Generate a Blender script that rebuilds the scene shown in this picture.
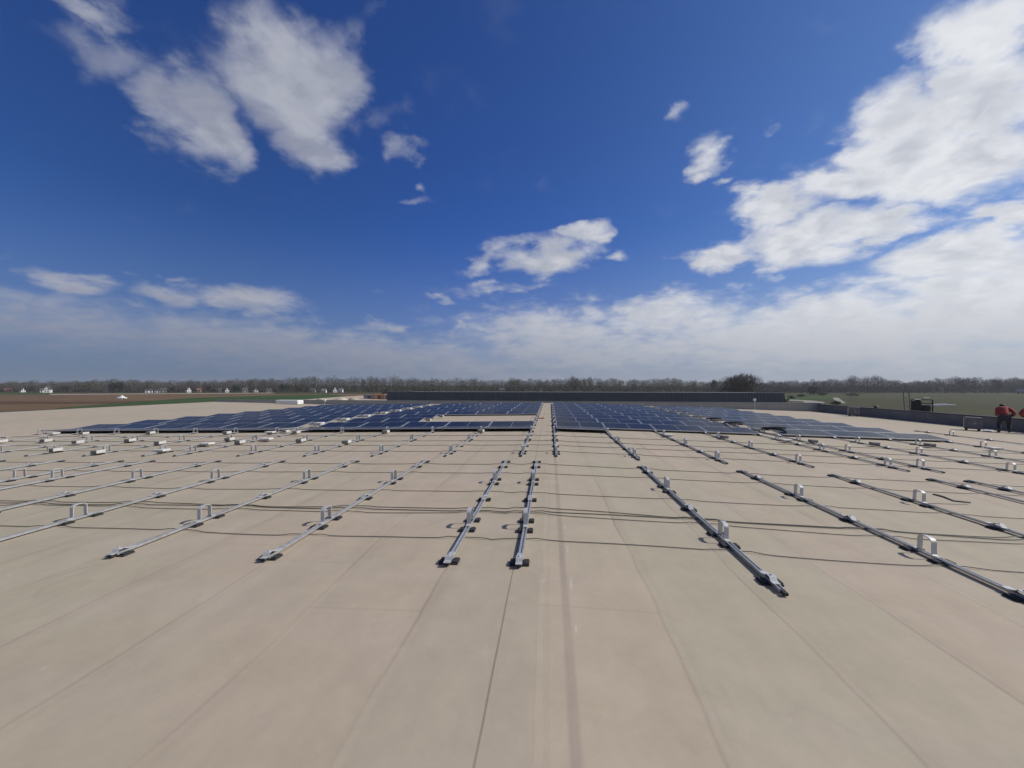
import bpy, bmesh, math, random
from mathutils import Vector, Matrix
R = math.radians
random.seed(7)
S = bpy.context.scene
for o in list(bpy.data.objects): bpy.data.objects.remove(o)
COL = S.collection

# ------------------------------------------------------------------ camera
cd = bpy.data.cameras.new('camera'); cam = bpy.data.objects.new('camera', cd); COL.objects.link(cam)
cd.sensor_width = 36; cd.lens = 36*420/1024; cd.clip_end = 12000; cd.clip_start = .05
cam.location = (0, 0, 1.65); cam.rotation_euler = (R(90.14), 0, R(5.17))
S.camera = cam

# ------------------------------------------------------------------ sky, sun, exposure
SUN_EL, SUN_AZ = 40, 84            # sun stands square to the right of the view
SKY_STRENGTH, SUN_STRENGTH, EXPOSURE = .085, 3.9, 0.0
S.view_settings.view_transform = 'Standard'; S.view_settings.look = 'None'
S.view_settings.gamma = 1; S.view_settings.use_curve_mapping = False; S.view_settings.exposure = EXPOSURE
S.render.engine = 'CYCLES'; S.cycles.max_bounces = 6; S.cycles.volume_bounces = 0

sl = bpy.data.lights.new('sun', 'SUN'); sun = bpy.data.objects.new('sun', sl); COL.objects.link(sun)
sl.energy = SUN_STRENGTH; sl.angle = R(.55); sl.color = (1, .955, .89)
sun.rotation_euler = (0, R(90-SUN_EL), R(90-SUN_AZ)); sun.location = (30, 0, 40)

class NT:
    def __init__(s, tree): s.t = tree; s.n = tree.nodes; s.l = tree.links
    def new(s, typ, **kw):
        n = s.n.new(typ)
        for k, v in kw.items(): setattr(n, k, v)
        return n
    def put(s, sock, v):
        if v is None: return
        if isinstance(v, bpy.types.NodeSocket): s.l.new(v, sock)
        else:
            if sock.type == 'RGBA' and not isinstance(v, (int, float)) and len(v) == 3: v = (*v, 1)
            sock.default_value = v
    def math(s, op, a, b=None, c=None, clamp=False):
        n = s.new('ShaderNodeMath', operation=op, use_clamp=clamp)
        for i, v in enumerate((a, b, c)): s.put(n.inputs[i], v) if v is not None else None
        return n.outputs[0]
    def vec(s, op, a, b=None, out=0):
        n = s.new('ShaderNodeVectorMath', operation=op); s.put(n.inputs[0], a)
        if b is not None: s.put(n.inputs[1], b)
        return n.outputs[out]
    def noise(s, v, scale, detail=4, rough=.5, dist=0., lac=2., dim='3D'):
        n = s.new('ShaderNodeTexNoise', noise_dimensions=dim); s.put(n.inputs['Vector'], v)
        n.inputs['Scale'].default_value = scale; n.inputs['Detail'].default_value = detail
        n.inputs['Roughness'].default_value = rough; n.inputs['Distortion'].default_value = dist
        n.inputs['Lacunarity'].default_value = lac
        return n.outputs['Fac']
    def rng(s, v, a, b, c=0., d=1., smooth=False):
        n = s.new('ShaderNodeMapRange', interpolation_type='SMOOTHSTEP' if smooth else 'LINEAR')
        s.put(n.inputs[0], v)
        for i, x in enumerate((a, b, c, d)): s.put(n.inputs[i+1], x)
        return n.outputs[0]
    def mix(s, f, a, b, mode='MIX'):
        n = s.new('ShaderNodeMix', data_type='RGBA', blend_type=mode)
        s.put(n.inputs[0], f); s.put(n.inputs[6], a); s.put(n.inputs[7], b)
        return n.outputs[2]
    def mapping(s, v, loc=(0,0,0), rot=(0,0,0), sc=(1,1,1), typ='POINT'):
        n = s.new('ShaderNodeMapping', vector_type=typ); s.put(n.inputs[0], v)
        n.inputs[1].default_value = loc; n.inputs[2].default_value = rot; n.inputs[3].default_value = sc
        return n.outputs[0]
    def xyz(s, v):
        n = s.new('ShaderNodeSeparateXYZ'); s.put(n.inputs[0], v); return n.outputs
    def comb(s, x, y, z):
        n = s.new('ShaderNodeCombineXYZ')
        for i, v in enumerate((x, y, z)): s.put(n.inputs[i], v)
        return n.outputs[0]

# each cloud: azimuth and elevation in degrees (0 = along the roof), half sizes in degrees, turn, thickness
CLOUDS = [(-50.6,33.2,3.4,1.2,5,.9),(-49.2,29.6,5.5,3.0,-6,1.05),(-44.6,27.6,4.2,3.6,-15,1.15),(-40.8,26.6,4.2,4.4,-21,1.2),(-38.2,24.6,2.6,3.0,-30,.95),
 (-35.3,33.9,5.8,6.1,-36,1.3),(-30.5,32.3,6.2,7,-38,1.35),(-29.5,27.4,4.6,2.8,10,1.05),(-23.2,31.4,2.9,5.5,-51,.6),
 (-20.1,28.6,3.1,1.9,6,.85),(-24.5,39.4,2.2,3.6,-44,.5),
 (43.2,25.7,5.08,4.95,6,1.32),(37.6,24,5.18,5.06,3,1.32),(41.7,19.7,6.48,4.29,-10,1.38),(34.5,20.6,6.7,2.53,-7,1.26),(26.9,20,4.86,2.64,4,1.2),
 (21.2,15.3,6.26,1.98,-8,1.14),(29.3,15.9,8.42,3.3,0,1.2),(36.8,15.8,3.78,1.54,5,1.08),(44.7,15,4.0,1.43,-10,1.2),(41.7,12,7.67,2.64,-2,1.2),
 (49.3,16.6,4.32,5.72,-22,1.32),(49.3,9.8,5.4,3.41,-14,1.2),(58,20,9,9,0,1.1),
 (-.7,16.8,8.2,2.5,1,1.05),(4,19.5,3.9,1.2,10,.85),(-8.8,16.3,4.1,1.5,14,.85),(-6.8,13,8.1,1,5,.7),(-14.9,11.3,2.4,.6,2,.7),(8,16.4,2.6,1,-4,.7),
 (13,8.6,13.3,3.3,4,1),(1.3,6.7,18.7,4.8,-2,.95),(33.7,7.1,13.8,3.6,-6,1),(46.9,5,9.1,3.3,-7,1),(37.6,4,18,3.4,-4,.75),
 (-22,7.5,4.9,1,2,.95),(-12,8.2,2.7,.8,1,.85),
 (-51.9,9.4,2.8,1.1,2,1.05),(-45,9.5,3,1.3,-3,.95),(-37.3,9.8,6.6,1.8,-1,1.1),(-23.2,11.8,1.5,.6,4,.5),(-43.5,11.2,1.6,.5,8,.5),(-55.5,10.6,1.3,.5,12,.5),
 (20.3,26.8,2.6,3,-24,.8),(19.5,24.6,2.2,1.2,0,.8),(16.6,31.6,3.2,1.3,10,.62),(22.8,23,1.2,.8,20,.55),(24.9,28.2,1,.9,-14,.45),(-18.6,23.8,2.6,1,13,.6),
 (30,5.5,30,4.2,0,1.05),(44,8,14,4,0,1.1),(4,4.5,22,3.4,0,.95),(-52.3,5.6,14,2.2,-4,.95),(-32,4.3,42.5,3.8,-4,1.0)]

w = bpy.data.worlds.new('World'); S.world = w; w.use_nodes = True; w.cycles.sampling_method = 'MANUAL'; w.cycles.sample_map_resolution = 512
T = NT(w.node_tree); T.n.clear()
out = T.new('ShaderNodeOutputWorld'); bg = T.new('ShaderNodeBackground'); T.l.new(bg.outputs[0], out.inputs[0])
sky = T.new('ShaderNodeTexSky', sky_type='NISHITA'); sky.sun_disc = False
sky.sun_elevation = R(SUN_EL); sky.sun_rotation = R(SUN_AZ); sky.air_density = 1.0; sky.dust_density = .8; sky.ozone_density = 4.0; sky.altitude = 100
d = T.vec('NORMALIZE', T.new('ShaderNodeTexCoord').outputs['Generated'])
x, y, z = T.xyz(d)
az = T.math('MULTIPLY', T.math('ARCTAN2', x, y), 57.2958); el = T.math('MULTIPLY', T.math('ARCSINE', z), 57.2958)
# the cloud layer's own plane gives the noise its perspective
zz = T.math('ADD', T.math('MAXIMUM', z, 0.), .28)
pl = T.vec('SCALE', T.comb(T.math('DIVIDE', x, zz), T.math('DIVIDE', y, zz), 0.))
pl.node.inputs[3].default_value = 1.55
def vor(v, scale):
    n = T.new('ShaderNodeTexVoronoi', feature='SMOOTH_F1', voronoi_dimensions='2D'); T.put(n.inputs['Vector'], v)
    n.inputs['Scale'].default_value = scale; n.inputs['Detail'].default_value = 2.; n.inputs['Roughness'].default_value = .45
    n.inputs['Smoothness'].default_value = .8
    return n.outputs['Distance']
n3 = T.noise(T.mapping(pl, (3.1, 9.7, 0)), 3.4, 5, .55, dim='2D')
n4 = T.noise(T.mapping(pl, (11.1, 5.7, 0)), 3.4, 5, .55, dim='2D')
n1 = T.noise(pl, 2.4, 7, .55, .2, dim='2D')
n2 = T.noise(T.mapping(pl, (7.3, 2.1, 0)), 9., 7, .6, .3, dim='2D')
pw = T.vec('ADD', pl, T.comb(T.math('MULTIPLY', T.math('SUBTRACT', n3, .5), .35), T.math('MULTIPLY', T.math('SUBTRACT', n4, .5), .35), 0.))
puff = vor(pw, 4.2)
puff2 = vor(T.vec('ADD', pw, (.045, -.03, 0)), 4.2)     # the same billow a step towards the sun
flat = T.rng(el, 3., 30., .16, 1.)                     # less vertical wander low down
ae = T.comb(T.math('ADD', az, T.math('MULTIPLY', T.rng(el, 3., 26., .4, 1.), T.math('MULTIPLY', T.math('SUBTRACT', n3, .5), 9.))),
            T.math('ADD', el, T.math('MULTIPLY', flat, T.math('MULTIPLY', T.math('SUBTRACT', n4, .5), 8.))), 0.)
mask = None
for a, e, rx, ry, rot, st in CLOUDS:
    m = T.mapping(ae, (a, e, 0), (0, 0, R(rot)), (rx*1.6, ry*1.6, 1), 'TEXTURE')
    v = T.rng(T.vec('LENGTH', m, out=1), 1.0, .0, 0., st, True)
    mask = v if mask is None else T.math('SMOOTH_MAX', mask, v, .12)
fray = T.math('ADD', T.math('MULTIPLY', T.math('SUBTRACT', n1, .5), .8), T.math('MULTIPLY', T.math('SUBTRACT', n2, .5), .42))
fray = T.math('ADD', fray, T.math('MULTIPLY', T.math('SUBTRACT', .42, puff), .55))
fray = T.math('MULTIPLY', fray, T.rng(el, 2., 16., .6, 1.))
dens = T.math('ADD', T.math('MULTIPLY', mask, 1.0), fray)
relief = T.rng(T.math('SUBTRACT', puff, puff2), -.12, .12, 0., 1., True)
glow0 = T.rng(az, -45., 40., 0., 1., True)
behind = T.rng(T.math('ABSOLUTE', az), 66., 88., 0., 1., True)     # unseen cloud added out of frame to whiten the ambient light
dens = T.math('ADD', dens, T.math('MULTIPLY', behind, T.rng(n1, .44, .62, 0., .9, True)))
mask = T.math('MAXIMUM', mask, behind)
alpha = T.math('MULTIPLY', T.rng(dens, .10, T.rng(glow0, 0., 1., 1.18, .86), 0., 1., True), T.rng(mask, .0, .35, 0., 1., True))
# thin cirrus / haze veil towards the horizon
veil = T.math('POWER', T.rng(el, 21., 0., 0., 1.), 1.9)
glow = T.rng(az, -45., 62., 0., 1., True)              # clouds nearer the sun are brighter
thick = T.rng(dens, .5, 1.3, 0., 1., True)
lit = T.mix(glow, (4.6, 4.85, 5.75), (9.6, 9.8, 10.2))
shd = T.mix(glow, (2.9, 3.2, 4.2), (6.4, 6.75, 7.6))
n5 = T.noise(T.vec('ADD', pl, (.07, -.05, 0)), 2.4, 5, .5, .2, dim='2D'); n6 = T.noise(pl, 2.4, 5, .5, .2, dim='2D')
relief2 = T.rng(T.math('SUBTRACT', n6, n5), -.09, .09, 0., 1., True)
tex = T.math('ADD', T.math('MULTIPLY', relief, .22), T.math('MULTIPLY', relief2, .78))
tex = T.math('ADD', .62, T.math('MULTIPLY', T.math('SUBTRACT', tex, .62), T.rng(el, 3., 14.)))
ccol = T.mix(T.math('MULTIPLY', T.math('SUBTRACT', 1., tex), T.rng(thick, 0., 1., .45, .95)), lit, shd)
low = T.rng(el, 10., 1., 0., .85, True)                 # far banks go grey
ccol = T.mix(low, ccol, T.mix(glow, (2.05, 2.42, 3.4), (5.6, 5.8, 6.3)))
tint = T.mix(T.rng(az, -45., -8., 0., 1., True), (.26, .45, .82), (.31, .55, 1.10))
tint = T.mix(T.rng(el, 20., 42.), tint, (.32, .55, 1.06))
tint = T.mix(T.rng(az, -20., 58., 0., 1., True), tint, (.62, .82, 1.12))
skyc = T.mix(1., sky.outputs[0], tint, 'MULTIPLY')
skyc = T.mix(T.math('MULTIPLY', veil, .85), skyc, T.mix(glow, (1.95, 2.4, 3.5), (5.3, 5.6, 6.4)))
T.l.new(T.mix(alpha, skyc, ccol), bg.inputs[0]); bg.inputs[1].default_value = SKY_STRENGTH

# ------------------------------------------------------------------ materials
def mat(name, col, rough=.8, metal=0., var=.0, vscale=3., spec=.5, bump=0., bscale=60., island=0., rvar=0.):
    m = bpy.data.materials.new(name); m.use_nodes = True; t = NT(m.node_tree); b = t.n['Principled BSDF']
    b.inputs['Roughness'].default_value = rough; b.inputs['Metallic'].default_value = metal
    b.inputs['Specular IOR Level'].default_value = spec
    c = col
    pos = t.new('ShaderNodeNewGeometry')
    if var:
        n = t.noise(pos.outputs['Position'], vscale, 5, .6)
        c = t.mix(t.rng(n, .25, .75), [v*(1-var) for v in col], [min(1, v*(1+var)) for v in col])
    if island:
        c = t.mix(1., c, t.mix(pos.outputs['Random Per Island'], [1-island]*3, [1+island]*3), 'MULTIPLY')
    t.put(b.inputs['Base Color'], c)
    if rvar:
        t.put(b.inputs['Roughness'], t.rng(t.noise(pos.outputs['Position'], vscale*2.3, 4, .6), .3, .7, rough-rvar, rough+rvar))
    if bump:
        bp = t.new('ShaderNodeBump'); bp.inputs['Strength'].default_value = bump; bp.inputs['Distance'].default_value = .01
        t.put(bp.inputs['Height'], t.noise(pos.outputs['Position'], bscale, 4, .6)); t.l.new(bp.outputs[0], b.inputs['Normal'])
    return m

M = dict(
 galv=mat('galvanised_steel', (.47, .47, .465), .46, .6, .2, 14., rvar=.12),
 galv_pale=mat('pale_galvanised', (.52, .52, .51), .55, .35, .12, 12.),
 alu=mat('silver_frame', (.44, .445, .455), .45, .7, .06, 8.),
 rubber=mat('black_rubber', (.022, .022, .023), .85, 0, .3, 30., bump=.3),
 concrete=mat('concrete_slab', (.60, .58, .54), .9, 0, .16, 9., bump=.4, bscale=80),
 cable=mat('grey_green_cable', (.050, .054, .046), .6),
 coil=mat('black_coil', (.016, .016, .017), .55),
 dark_clad=mat('anthracite_cladding', (.158, .156, .152), .85, 0, .10, .5, spec=.15),
 coping=mat('grey_coping', (.22, .225, .23), .5, .3, .1, 2.),
 parapet=mat('grey_parapet_membrane', (.185, .178, .168), .85, 0, .22, 1.3, bump=.3, bscale=6),
 parapet_dark=mat('dark_cap', (.03, .03, .032), .6, 0, .2, 3.),
 parapet_pale=mat('pale_parapet_membrane', (.30, .295, .28), .85, 0, .12, 1.),
 white=mat('white_render', (.70, .69, .66), .8, 0, .06, .4),
 cream=mat('cream_render', (.30, .275, .235), .8, 0, .08, .4),
 brick=mat('red_brick', (.24, .11, .075), .85, 0, .2, .6),
 tile_red=mat('red_roof_tiles', (.20, .085, .06), .85, 0, .2, .5),
 tile_dark=mat('slate_roof_tiles', (.06, .06, .065), .8, 0, .2, .5),
 window=mat('window_glass', (.02, .025, .03), .1),
 shade_concrete=mat('shaded_block_side', (.20, .19, .175), .9, 0, .2, 12., bump=.3),  # ballast body: shade of its unlit faces put into the colour
 ac_grey=mat('weathered_unit_casing', (.13, .132, .132), .55, .2, .15, 3.),
 sunlit_paint=mat('sunlit_block_end', (.50, .485, .45), .8, 0, .16, 14., bump=.3),  # ballast end: sunlight on it put into the colour
 orange=mat('orange_boards', (.50, .22, .075), .75, 0, .2, .5),
 tan=mat('tan_boards', (.40, .31, .21), .85, 0, .2, .4),
 greymetal=mat('grey_sheet_metal', (.22, .225, .225), .5, .3, .1, 2.),
 darkmetal=mat('dark_machine_paint', (.035, .036, .036), .6, 0, .25, 6.),
 redjacket=mat('red_jacket_fabric', (.27, .04, .035), .85, 0, .2, 9.),
 trousers=mat('dark_work_trousers', (.035, .035, .042), .9, 0, .2, 9.),
 skin=mat('skin', (.50, .30, .22), .6),
 hair=mat('dark_hair', (.02, .015, .012), .7),
 bark=mat('grey_bark', (.085, .075, .062), .95, 0, .25, 2.),
 twig=mat('bare_twigs', (.080, .066, .044), .95, 0, .2, .2, island=.42),
 twig_olive=mat('budding_twigs', (.074, .067, .036), .95, 0, .2, .2, island=.42),
 twig_cool=mat('grey_twigs', (.060, .059, .056), .95, 0, .2, .2, island=.38),
 leaf=mat('dark_evergreen', (.030, .042, .022), .9, 0, .2, .4, island=.4),
 redcloth=mat('faded_red_cloth', (.45, .12, .09), .9, 0, .2, 20.),
)

def roof_material():
    m = bpy.data.materials.new('beige_roof_membrane'); m.use_nodes = True; t = NT(m.node_tree); b = t.n['Principled BSDF']
    b.inputs['Roughness'].default_value = .82; b.inputs['Specular IOR Level'].default_value = .3
    P = t.new('ShaderNodeNewGeometry').outputs['Position']
    X, Y, Z = t.xyz(P)
    wig = t.math('MULTIPLY', t.math('SUBTRACT', t.noise(P, .55, 3, .5), .5), .17)
    Xw = t.math('ADD', X, wig)
    # membrane sheets about a metre wide, each slightly its own tint
    sx = t.math('DIVIDE', t.math('ADD', Xw, .95), .87)
    idx = t.math('FLOOR', sx); fr = t.math('SUBTRACT', sx, idx)
    wn = t.new('ShaderNodeTexWhiteNoise', noise_dimensions='1D'); t.put(wn.inputs['W'], idx)
    c = t.mix(wn.outputs['Value'], (.442, .348, .262), (.402, .346, .252))
    # broad weathering: pinkish and grey-green patches, streaks running along the sheets
    big = t.rng(t.noise(P, .16, 4, .55), .33, .67)
    c = t.mix(t.math('MULTIPLY', big, .8), c, (.372, .332, .228))
    st = t.rng(t.noise(t.mapping(P, sc=(2.6, .16, 1)), 1.0, 5, .6), .35, .7)
    c = t.mix(t.math('MULTIPLY', st, .26), c, (.318, .254, .198))
    cross = t.rng(t.noise(t.mapping(P, sc=(.25, 1.3, 1)), 1.0, 4, .6), .45, .75)
    c = t.mix(t.math('MULTIPLY', cross, .32), c, (.436, .366, .298))
    fine = t.rng(t.noise(P, 26, 5, .7), .3, .7, .98, 1.02)
    c = t.mix(1., c, t.comb(fine, fine, fine), 'MULTIPLY')
    mid = t.rng(t.noise(P, 2.4, 6, .65), .3, .72, .94, 1.05)
    c = t.mix(1., c, t.comb(mid, mid, mid), 'MULTIPLY')
    # the lap seam: a soft dirty edge each sheet, fading in and out along its length
    along = t.rng(t.noise(t.mapping(P, (3, 9, 0), sc=(.8, .30, 1)), 1.0, 4, .6), .38, .66, .06, .85)
    dist = t.math('MULTIPLY', t.math('MINIMUM', fr, t.math('SUBTRACT', 1., fr)), .93)
    away = t.rng(t.math('ABSOLUTE', t.math('ADD', X, .10)), .35, .60)       # no lap right in the middle strip
    seam = t.math('MULTIPLY', t.math('MULTIPLY', t.rng(dist, .028, .0, 0., 1., True), along), away)
    dirt = t.math('MULTIPLY', t.math('MULTIPLY', t.math('MULTIPLY', t.rng(fr, .17, 0., 0., 1., True), along), .50), away)
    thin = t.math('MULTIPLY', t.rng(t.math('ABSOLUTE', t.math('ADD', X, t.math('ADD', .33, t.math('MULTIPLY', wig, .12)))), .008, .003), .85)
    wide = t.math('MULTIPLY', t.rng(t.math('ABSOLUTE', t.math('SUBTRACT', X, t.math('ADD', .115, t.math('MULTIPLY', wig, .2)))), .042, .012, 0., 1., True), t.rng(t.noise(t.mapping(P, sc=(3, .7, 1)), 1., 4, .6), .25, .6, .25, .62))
    c = t.mix(t.math('MULTIPLY', t.math('MAXIMUM', seam, dirt), .62), c, (.185, .140, .118))
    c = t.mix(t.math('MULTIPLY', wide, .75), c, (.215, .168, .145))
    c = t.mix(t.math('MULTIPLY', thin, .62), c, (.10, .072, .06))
    glue = t.math('MULTIPLY', t.rng(t.math('ABSOLUTE', t.math('SUBTRACT', X, .175)), .010, .003), t.rng(t.noise(t.mapping(P, sc=(1, 2.2, 1)), 1., 3, .6), .56, .64))
    c = t.mix(t.math('MULTIPLY', glue, .5), c, (.55, .52, .47))
    # tide marks of dried puddles, rubbed patches and a few cross welds
    pn = t.noise(t.mapping(P, (2, 8, 0), sc=(.75, .45, 1)), 1.0, 3, .5, .4)
    tide = t.math('MULTIPLY', t.rng(t.math('ABSOLUTE', t.math('SUBTRACT', pn, .56)), .016, .0, 0., 1., True), t.rng(t.noise(P, .5, 2, .5), .45, .6))
    c = t.mix(t.math('MULTIPLY', tide, .13), c, (.235, .185, .150))
    c = t.mix(t.math('MULTIPLY', t.rng(pn, .56, .68), .20), c, (.445, .385, .318))
    rub = t.math('MULTIPLY', t.rng(t.noise(t.mapping(P, (21, 4, 0), sc=(3.2, 1.6, 1)), 1.0, 5, .7), .60, .74), t.rng(t.noise(t.mapping(P, (1, 14, 0)), .45, 2, .5), .48, .62))
    c = t.mix(t.math('MULTIPLY', rub, .42), c, (.50, .45, .40))
    off = t.math('MULTIPLY', wn.outputs['Value'], 9.)
    cy = t.math('FRACT', t.math('DIVIDE', t.math('ADD', Y, off), 9.))
    weld = t.math('MULTIPLY', t.rng(t.math('ABSOLUTE', t.math('SUBTRACT', cy, .5)), .0020, .0008), .16)
    c = t.mix(weld, c, (.24, .19, .155))
    # pale scuffs and specks of sealant
    sp = t.rng(t.noise(P, 5.5, 3, .5), .715, .755)
    sp2 = t.rng(t.noise(t.mapping(P, (5, 3, 0)), 1.2, 2, .5), .5, .62)
    c = t.mix(t.math('MULTIPLY', t.math('MULTIPLY', sp, sp2), .40), c, (.50, .46, .42))
    dk = t.rng(t.noise(t.mapping(P, (15, 3, 0)), 34, 2, .5), .80, .83)
    c = t.mix(t.math('MULTIPLY', dk, .5), c, (.12, .10, .09))
    t.put(b.inputs['Base Color'], c)
    h = t.math('ADD', t.math('MULTIPLY', t.rng(fr, .0, .05, 1., 0.), .12), t.math('ADD', t.math('MULTIPLY', t.noise(P, 40, 5, .65), .04), t.math('MULTIPLY', t.noise(P, 1.6, 3, .5), 1.2)))
    bp = t.new('ShaderNodeBump'); bp.inputs['Strength'].default_value = .5; bp.inputs['Distance'].default_value = .03
    t.put(bp.inputs['Height'], h); t.l.new(bp.outputs[0], b.inputs['Normal'])
    return m
M['roof'] = roof_material()

def glass_material():
    m = bpy.data.materials.new('solar_cells_under_glass'); m.use_nodes = True; t = NT(m.node_tree); b = t.n['Principled BSDF']
    X, Y, Z = t.xyz(t.new('ShaderNodeTexCoord').outputs['Object'])
    def lines(v, pitch, wd):
        f = t.math('FRACT', t.math('DIVIDE', v, pitch)); e = t.math('MULTIPLY', t.math('MINIMUM', f, t.math('SUBTRACT', 1., f)), pitch)
        return t.math('LESS_THAN', e, wd)
    g = t.math('MAXIMUM', lines(X, .0855, .0016), lines(Y, .171, .0022))
    c = t.mix(t.math('MULTIPLY', g, .55), (.0062, .0068, .0140), (.07, .075, .095))
    mid = t.math('LESS_THAN', t.math('ABSOLUTE', X), .009)
    c = t.mix(mid, c, (.22, .24, .28))
    inf = t.new('ShaderNodeObjectInfo').outputs['Random']
    k = t.rng(inf, 0., 1., .85, 1.2); c = t.mix(1., c, t.comb(k, k, k), 'MULTIPLY')
    dust = t.noise(t.new('ShaderNodeNewGeometry').outputs['Position'], 1.1, 4, .6)
    c = t.mix(t.rng(dust, .35, .75, .0, .05), c, (.30, .28, .25))
    t.put(b.inputs['Base Color'], c); t.put(b.inputs['Roughness'], t.rng(dust, .3, .7, .10, .2))
    b.inputs['Specular IOR Level'].default_value = .025
    return m
M['cells'] = glass_material()

def land_material(name, cols, scale, stretch=(1, 1, 1), rot=0., contrast=(.35, .65)):
    m = bpy.data.materials.new(name); m.use_nodes = True; t = NT(m.node_tree); b = t.n['Principled BSDF']
    b.inputs['Roughness'].default_value = .95; b.inputs['Specular IOR Level'].default_value = .1
    P = t.mapping(t.new('ShaderNodeNewGeometry').outputs['Position'], rot=(0, 0, rot), sc=stretch)
    c = t.mix(t.rng(t.noise(P, scale, 6, .62), *contrast), cols[0], cols[1])
    f = t.rng(t.noise(P, scale*14, 4, .7), .3, .7, .82, 1.18)
    c = t.mix(1., c, t.comb(f, f, f), 'MULTIPLY')
    t.put(b.inputs['Base Color'], c)
    return m
M['grass'] = land_material('meadow', ((.043, .046, .017), (.057, .056, .022)), .012)
M['grass_bright'] = land_material('young_crop', ((.034, .066, .016), (.046, .080, .020)), .02)
M['soil'] = land_material('ploughed_soil', ((.115, .070, .036), (.165, .108, .060)), .012, (1, 5, 1), R(32))
M['soil_dark'] = land_material('damp_soil', ((.080, .046, .024), (.105, .064, .036)), .02, (1, 5, 1), R(32))
M['dirt_road'] = land_material('pale_dirt_road', ((.24, .22, .18), (.32, .29, .25)), .05)
M['gravel'] = land_material('sandy_yard', ((.36, .29, .22), (.50, .42, .33)), .08)

# ------------------------------------------------------------------ mesh helpers
def me_obj(name, bm, m, parent=None, smooth=False):
    me = bpy.data.meshes.new(name); bm.normal_update(); bm.to_mesh(me); bm.free()
    me.materials.append(m)
    if smooth:
        for p in me.polygons: p.use_smooth = True
    return link(name, me, parent)
def link(name, data, parent=None):
    o = bpy.data.objects.new(name, data); COL.objects.link(o)
    if parent is not None: o.parent = parent
    return o
def box(bm, c, s, rot=None, bev=0.):
    g = bmesh.ops.create_cube(bm, size=1)
    vs = g['verts']
    bmesh.ops.scale(bm, vec=s, verts=vs)
    if bev:
        es = list({e for v in vs for e in v.link_edges})
        vs = list({v for f in bmesh.ops.bevel(bm, geom=es, offset=bev, segments=1, affect='EDGES')['faces'] for v in f.verts} | {v for v in vs if v.is_valid})
    if rot is not None: bmesh.ops.rotate(bm, cent=(0, 0, 0), matrix=rot, verts=vs)
    bmesh.ops.translate(bm, vec=c, verts=vs)
def sweep(bm, pts, r, n=6, close=True):
    pts = [Vector(p) for p in pts]; rings = []
    for i, p in enumerate(pts):
        t = (pts[min(i+1, len(pts)-1)]-pts[max(i-1, 0)]).normalized()
        up = Vector((0, 0, 1)) if abs(t.z) < .95 else Vector((1, 0, 0))
        a = t.cross(up).normalized(); b = a.cross(t)
        rr = r[i] if isinstance(r, (list, tuple)) else r
        rings.append([bm.verts.new(p+(a*math.cos(2*math.pi*k/n)+b*math.sin(2*math.pi*k/n))*rr) for k in range(n)])
    for i in range(len(rings)-1):
        for k in range(n): bm.faces.new((rings[i][k], rings[i][(k+1) % n], rings[i+1][(k+1) % n], rings[i+1][k]))
    if close: bm.faces.new(rings[0][::-1]); bm.faces.new(rings[-1])
def extrude_y(bm, prof, y0, y1):                 # closed XZ profile, counter-clockwise, swept along Y
    a = [bm.verts.new((x, y0, z)) for x, z in prof]; b = [bm.verts.new((x, y1, z)) for x, z in prof]
    n = len(prof)
    for i in range(n): bm.faces.new((a[i], a[(i+1) % n], b[(i+1) % n], b[i]))
    bm.faces.new(a[::-1]); bm.faces.new(b)
    bmesh.ops.recalc_face_normals(bm, faces=bm.faces[:])
def poly(bm, pts, z):
    bm.faces.new([bm.verts.new((x, y, z)) for x, y in pts])
def tag(o, label=None, cat=None, group=None, kind=None):
    if label: o['label'] = label
    if cat: o['category'] = cat
    if group: o['group'] = group
    if kind: o['kind'] = kind
    return o
def thing(name, label, cat, loc=(0, 0, 0), rot=(0, 0, 0), group=None):
    o = bpy.data.objects.new(name, None); COL.objects.link(o); o.empty_display_size = .2
    o.location = loc; o.rotation_euler = rot
    return tag(o, label, cat, group)

# ------------------------------------------------------------------ the roof we stand on
GROUND = -8.0
XL, XR, XV = -34.9, 22.6, -20.5
def rz(x):                                        # roof height: ridge at x=0, valley near the left
    if x > 0: return -.027*x
    return .015*x if x > XV else .015*XV-.015*(x-XV)
def ra(x): return math.atan(.027) if x > 0 else (-math.atan(.015) if x > XV else math.atan(.015))
def far_y(x): return 41-(x-XL)*3/(XR-XL)          # the far edge runs slightly askew

bm = bmesh.new()
xs = sorted({XL, XV, 0, XR} | {XL+i*1.5 for i in range(1, 39) if XL+i*1.5 < XR})
ys = [-9+i*1.0 for i in range(44)]
grid = [[bm.verts.new((x, y, rz(x))) for x in xs] for y in ys] + [[bm.verts.new((x, far_y(x), rz(x))) for x in xs]]
for j in range(len(grid)-1):
    for i in range(len(xs)-1): bm.faces.new((grid[j][i], grid[j][i+1], grid[j+1][i+1], grid[j+1][i]))
roof = me_obj('roof', bm, M['roof']); tag(roof, 'broad beige membrane roof with lengthwise lap seams', kind='structure')

bm = bmesh.new()                                  # hall walls below the roof
for a, b in (((XL, -9), (XL, 41)), ((XL, 41), (XR, 38)), ((XR, 38), (XR, -9)), ((XR, -9), (XL, -9))):
    n = Vector((b[1]-a[1], -(b[0]-a[0]), 0)).normalized()*.02
    v = [bm.verts.new((p[0]-n.x, p[1]-n.y, zq)) for p, zq in ((a, GROUND), (b, GROUND), (b, -.75), (a, -.75))]
    bm.faces.new(v)
walls = me_obj('hall_walls', bm, M['greymetal']); tag(walls, kind='structure')

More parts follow.
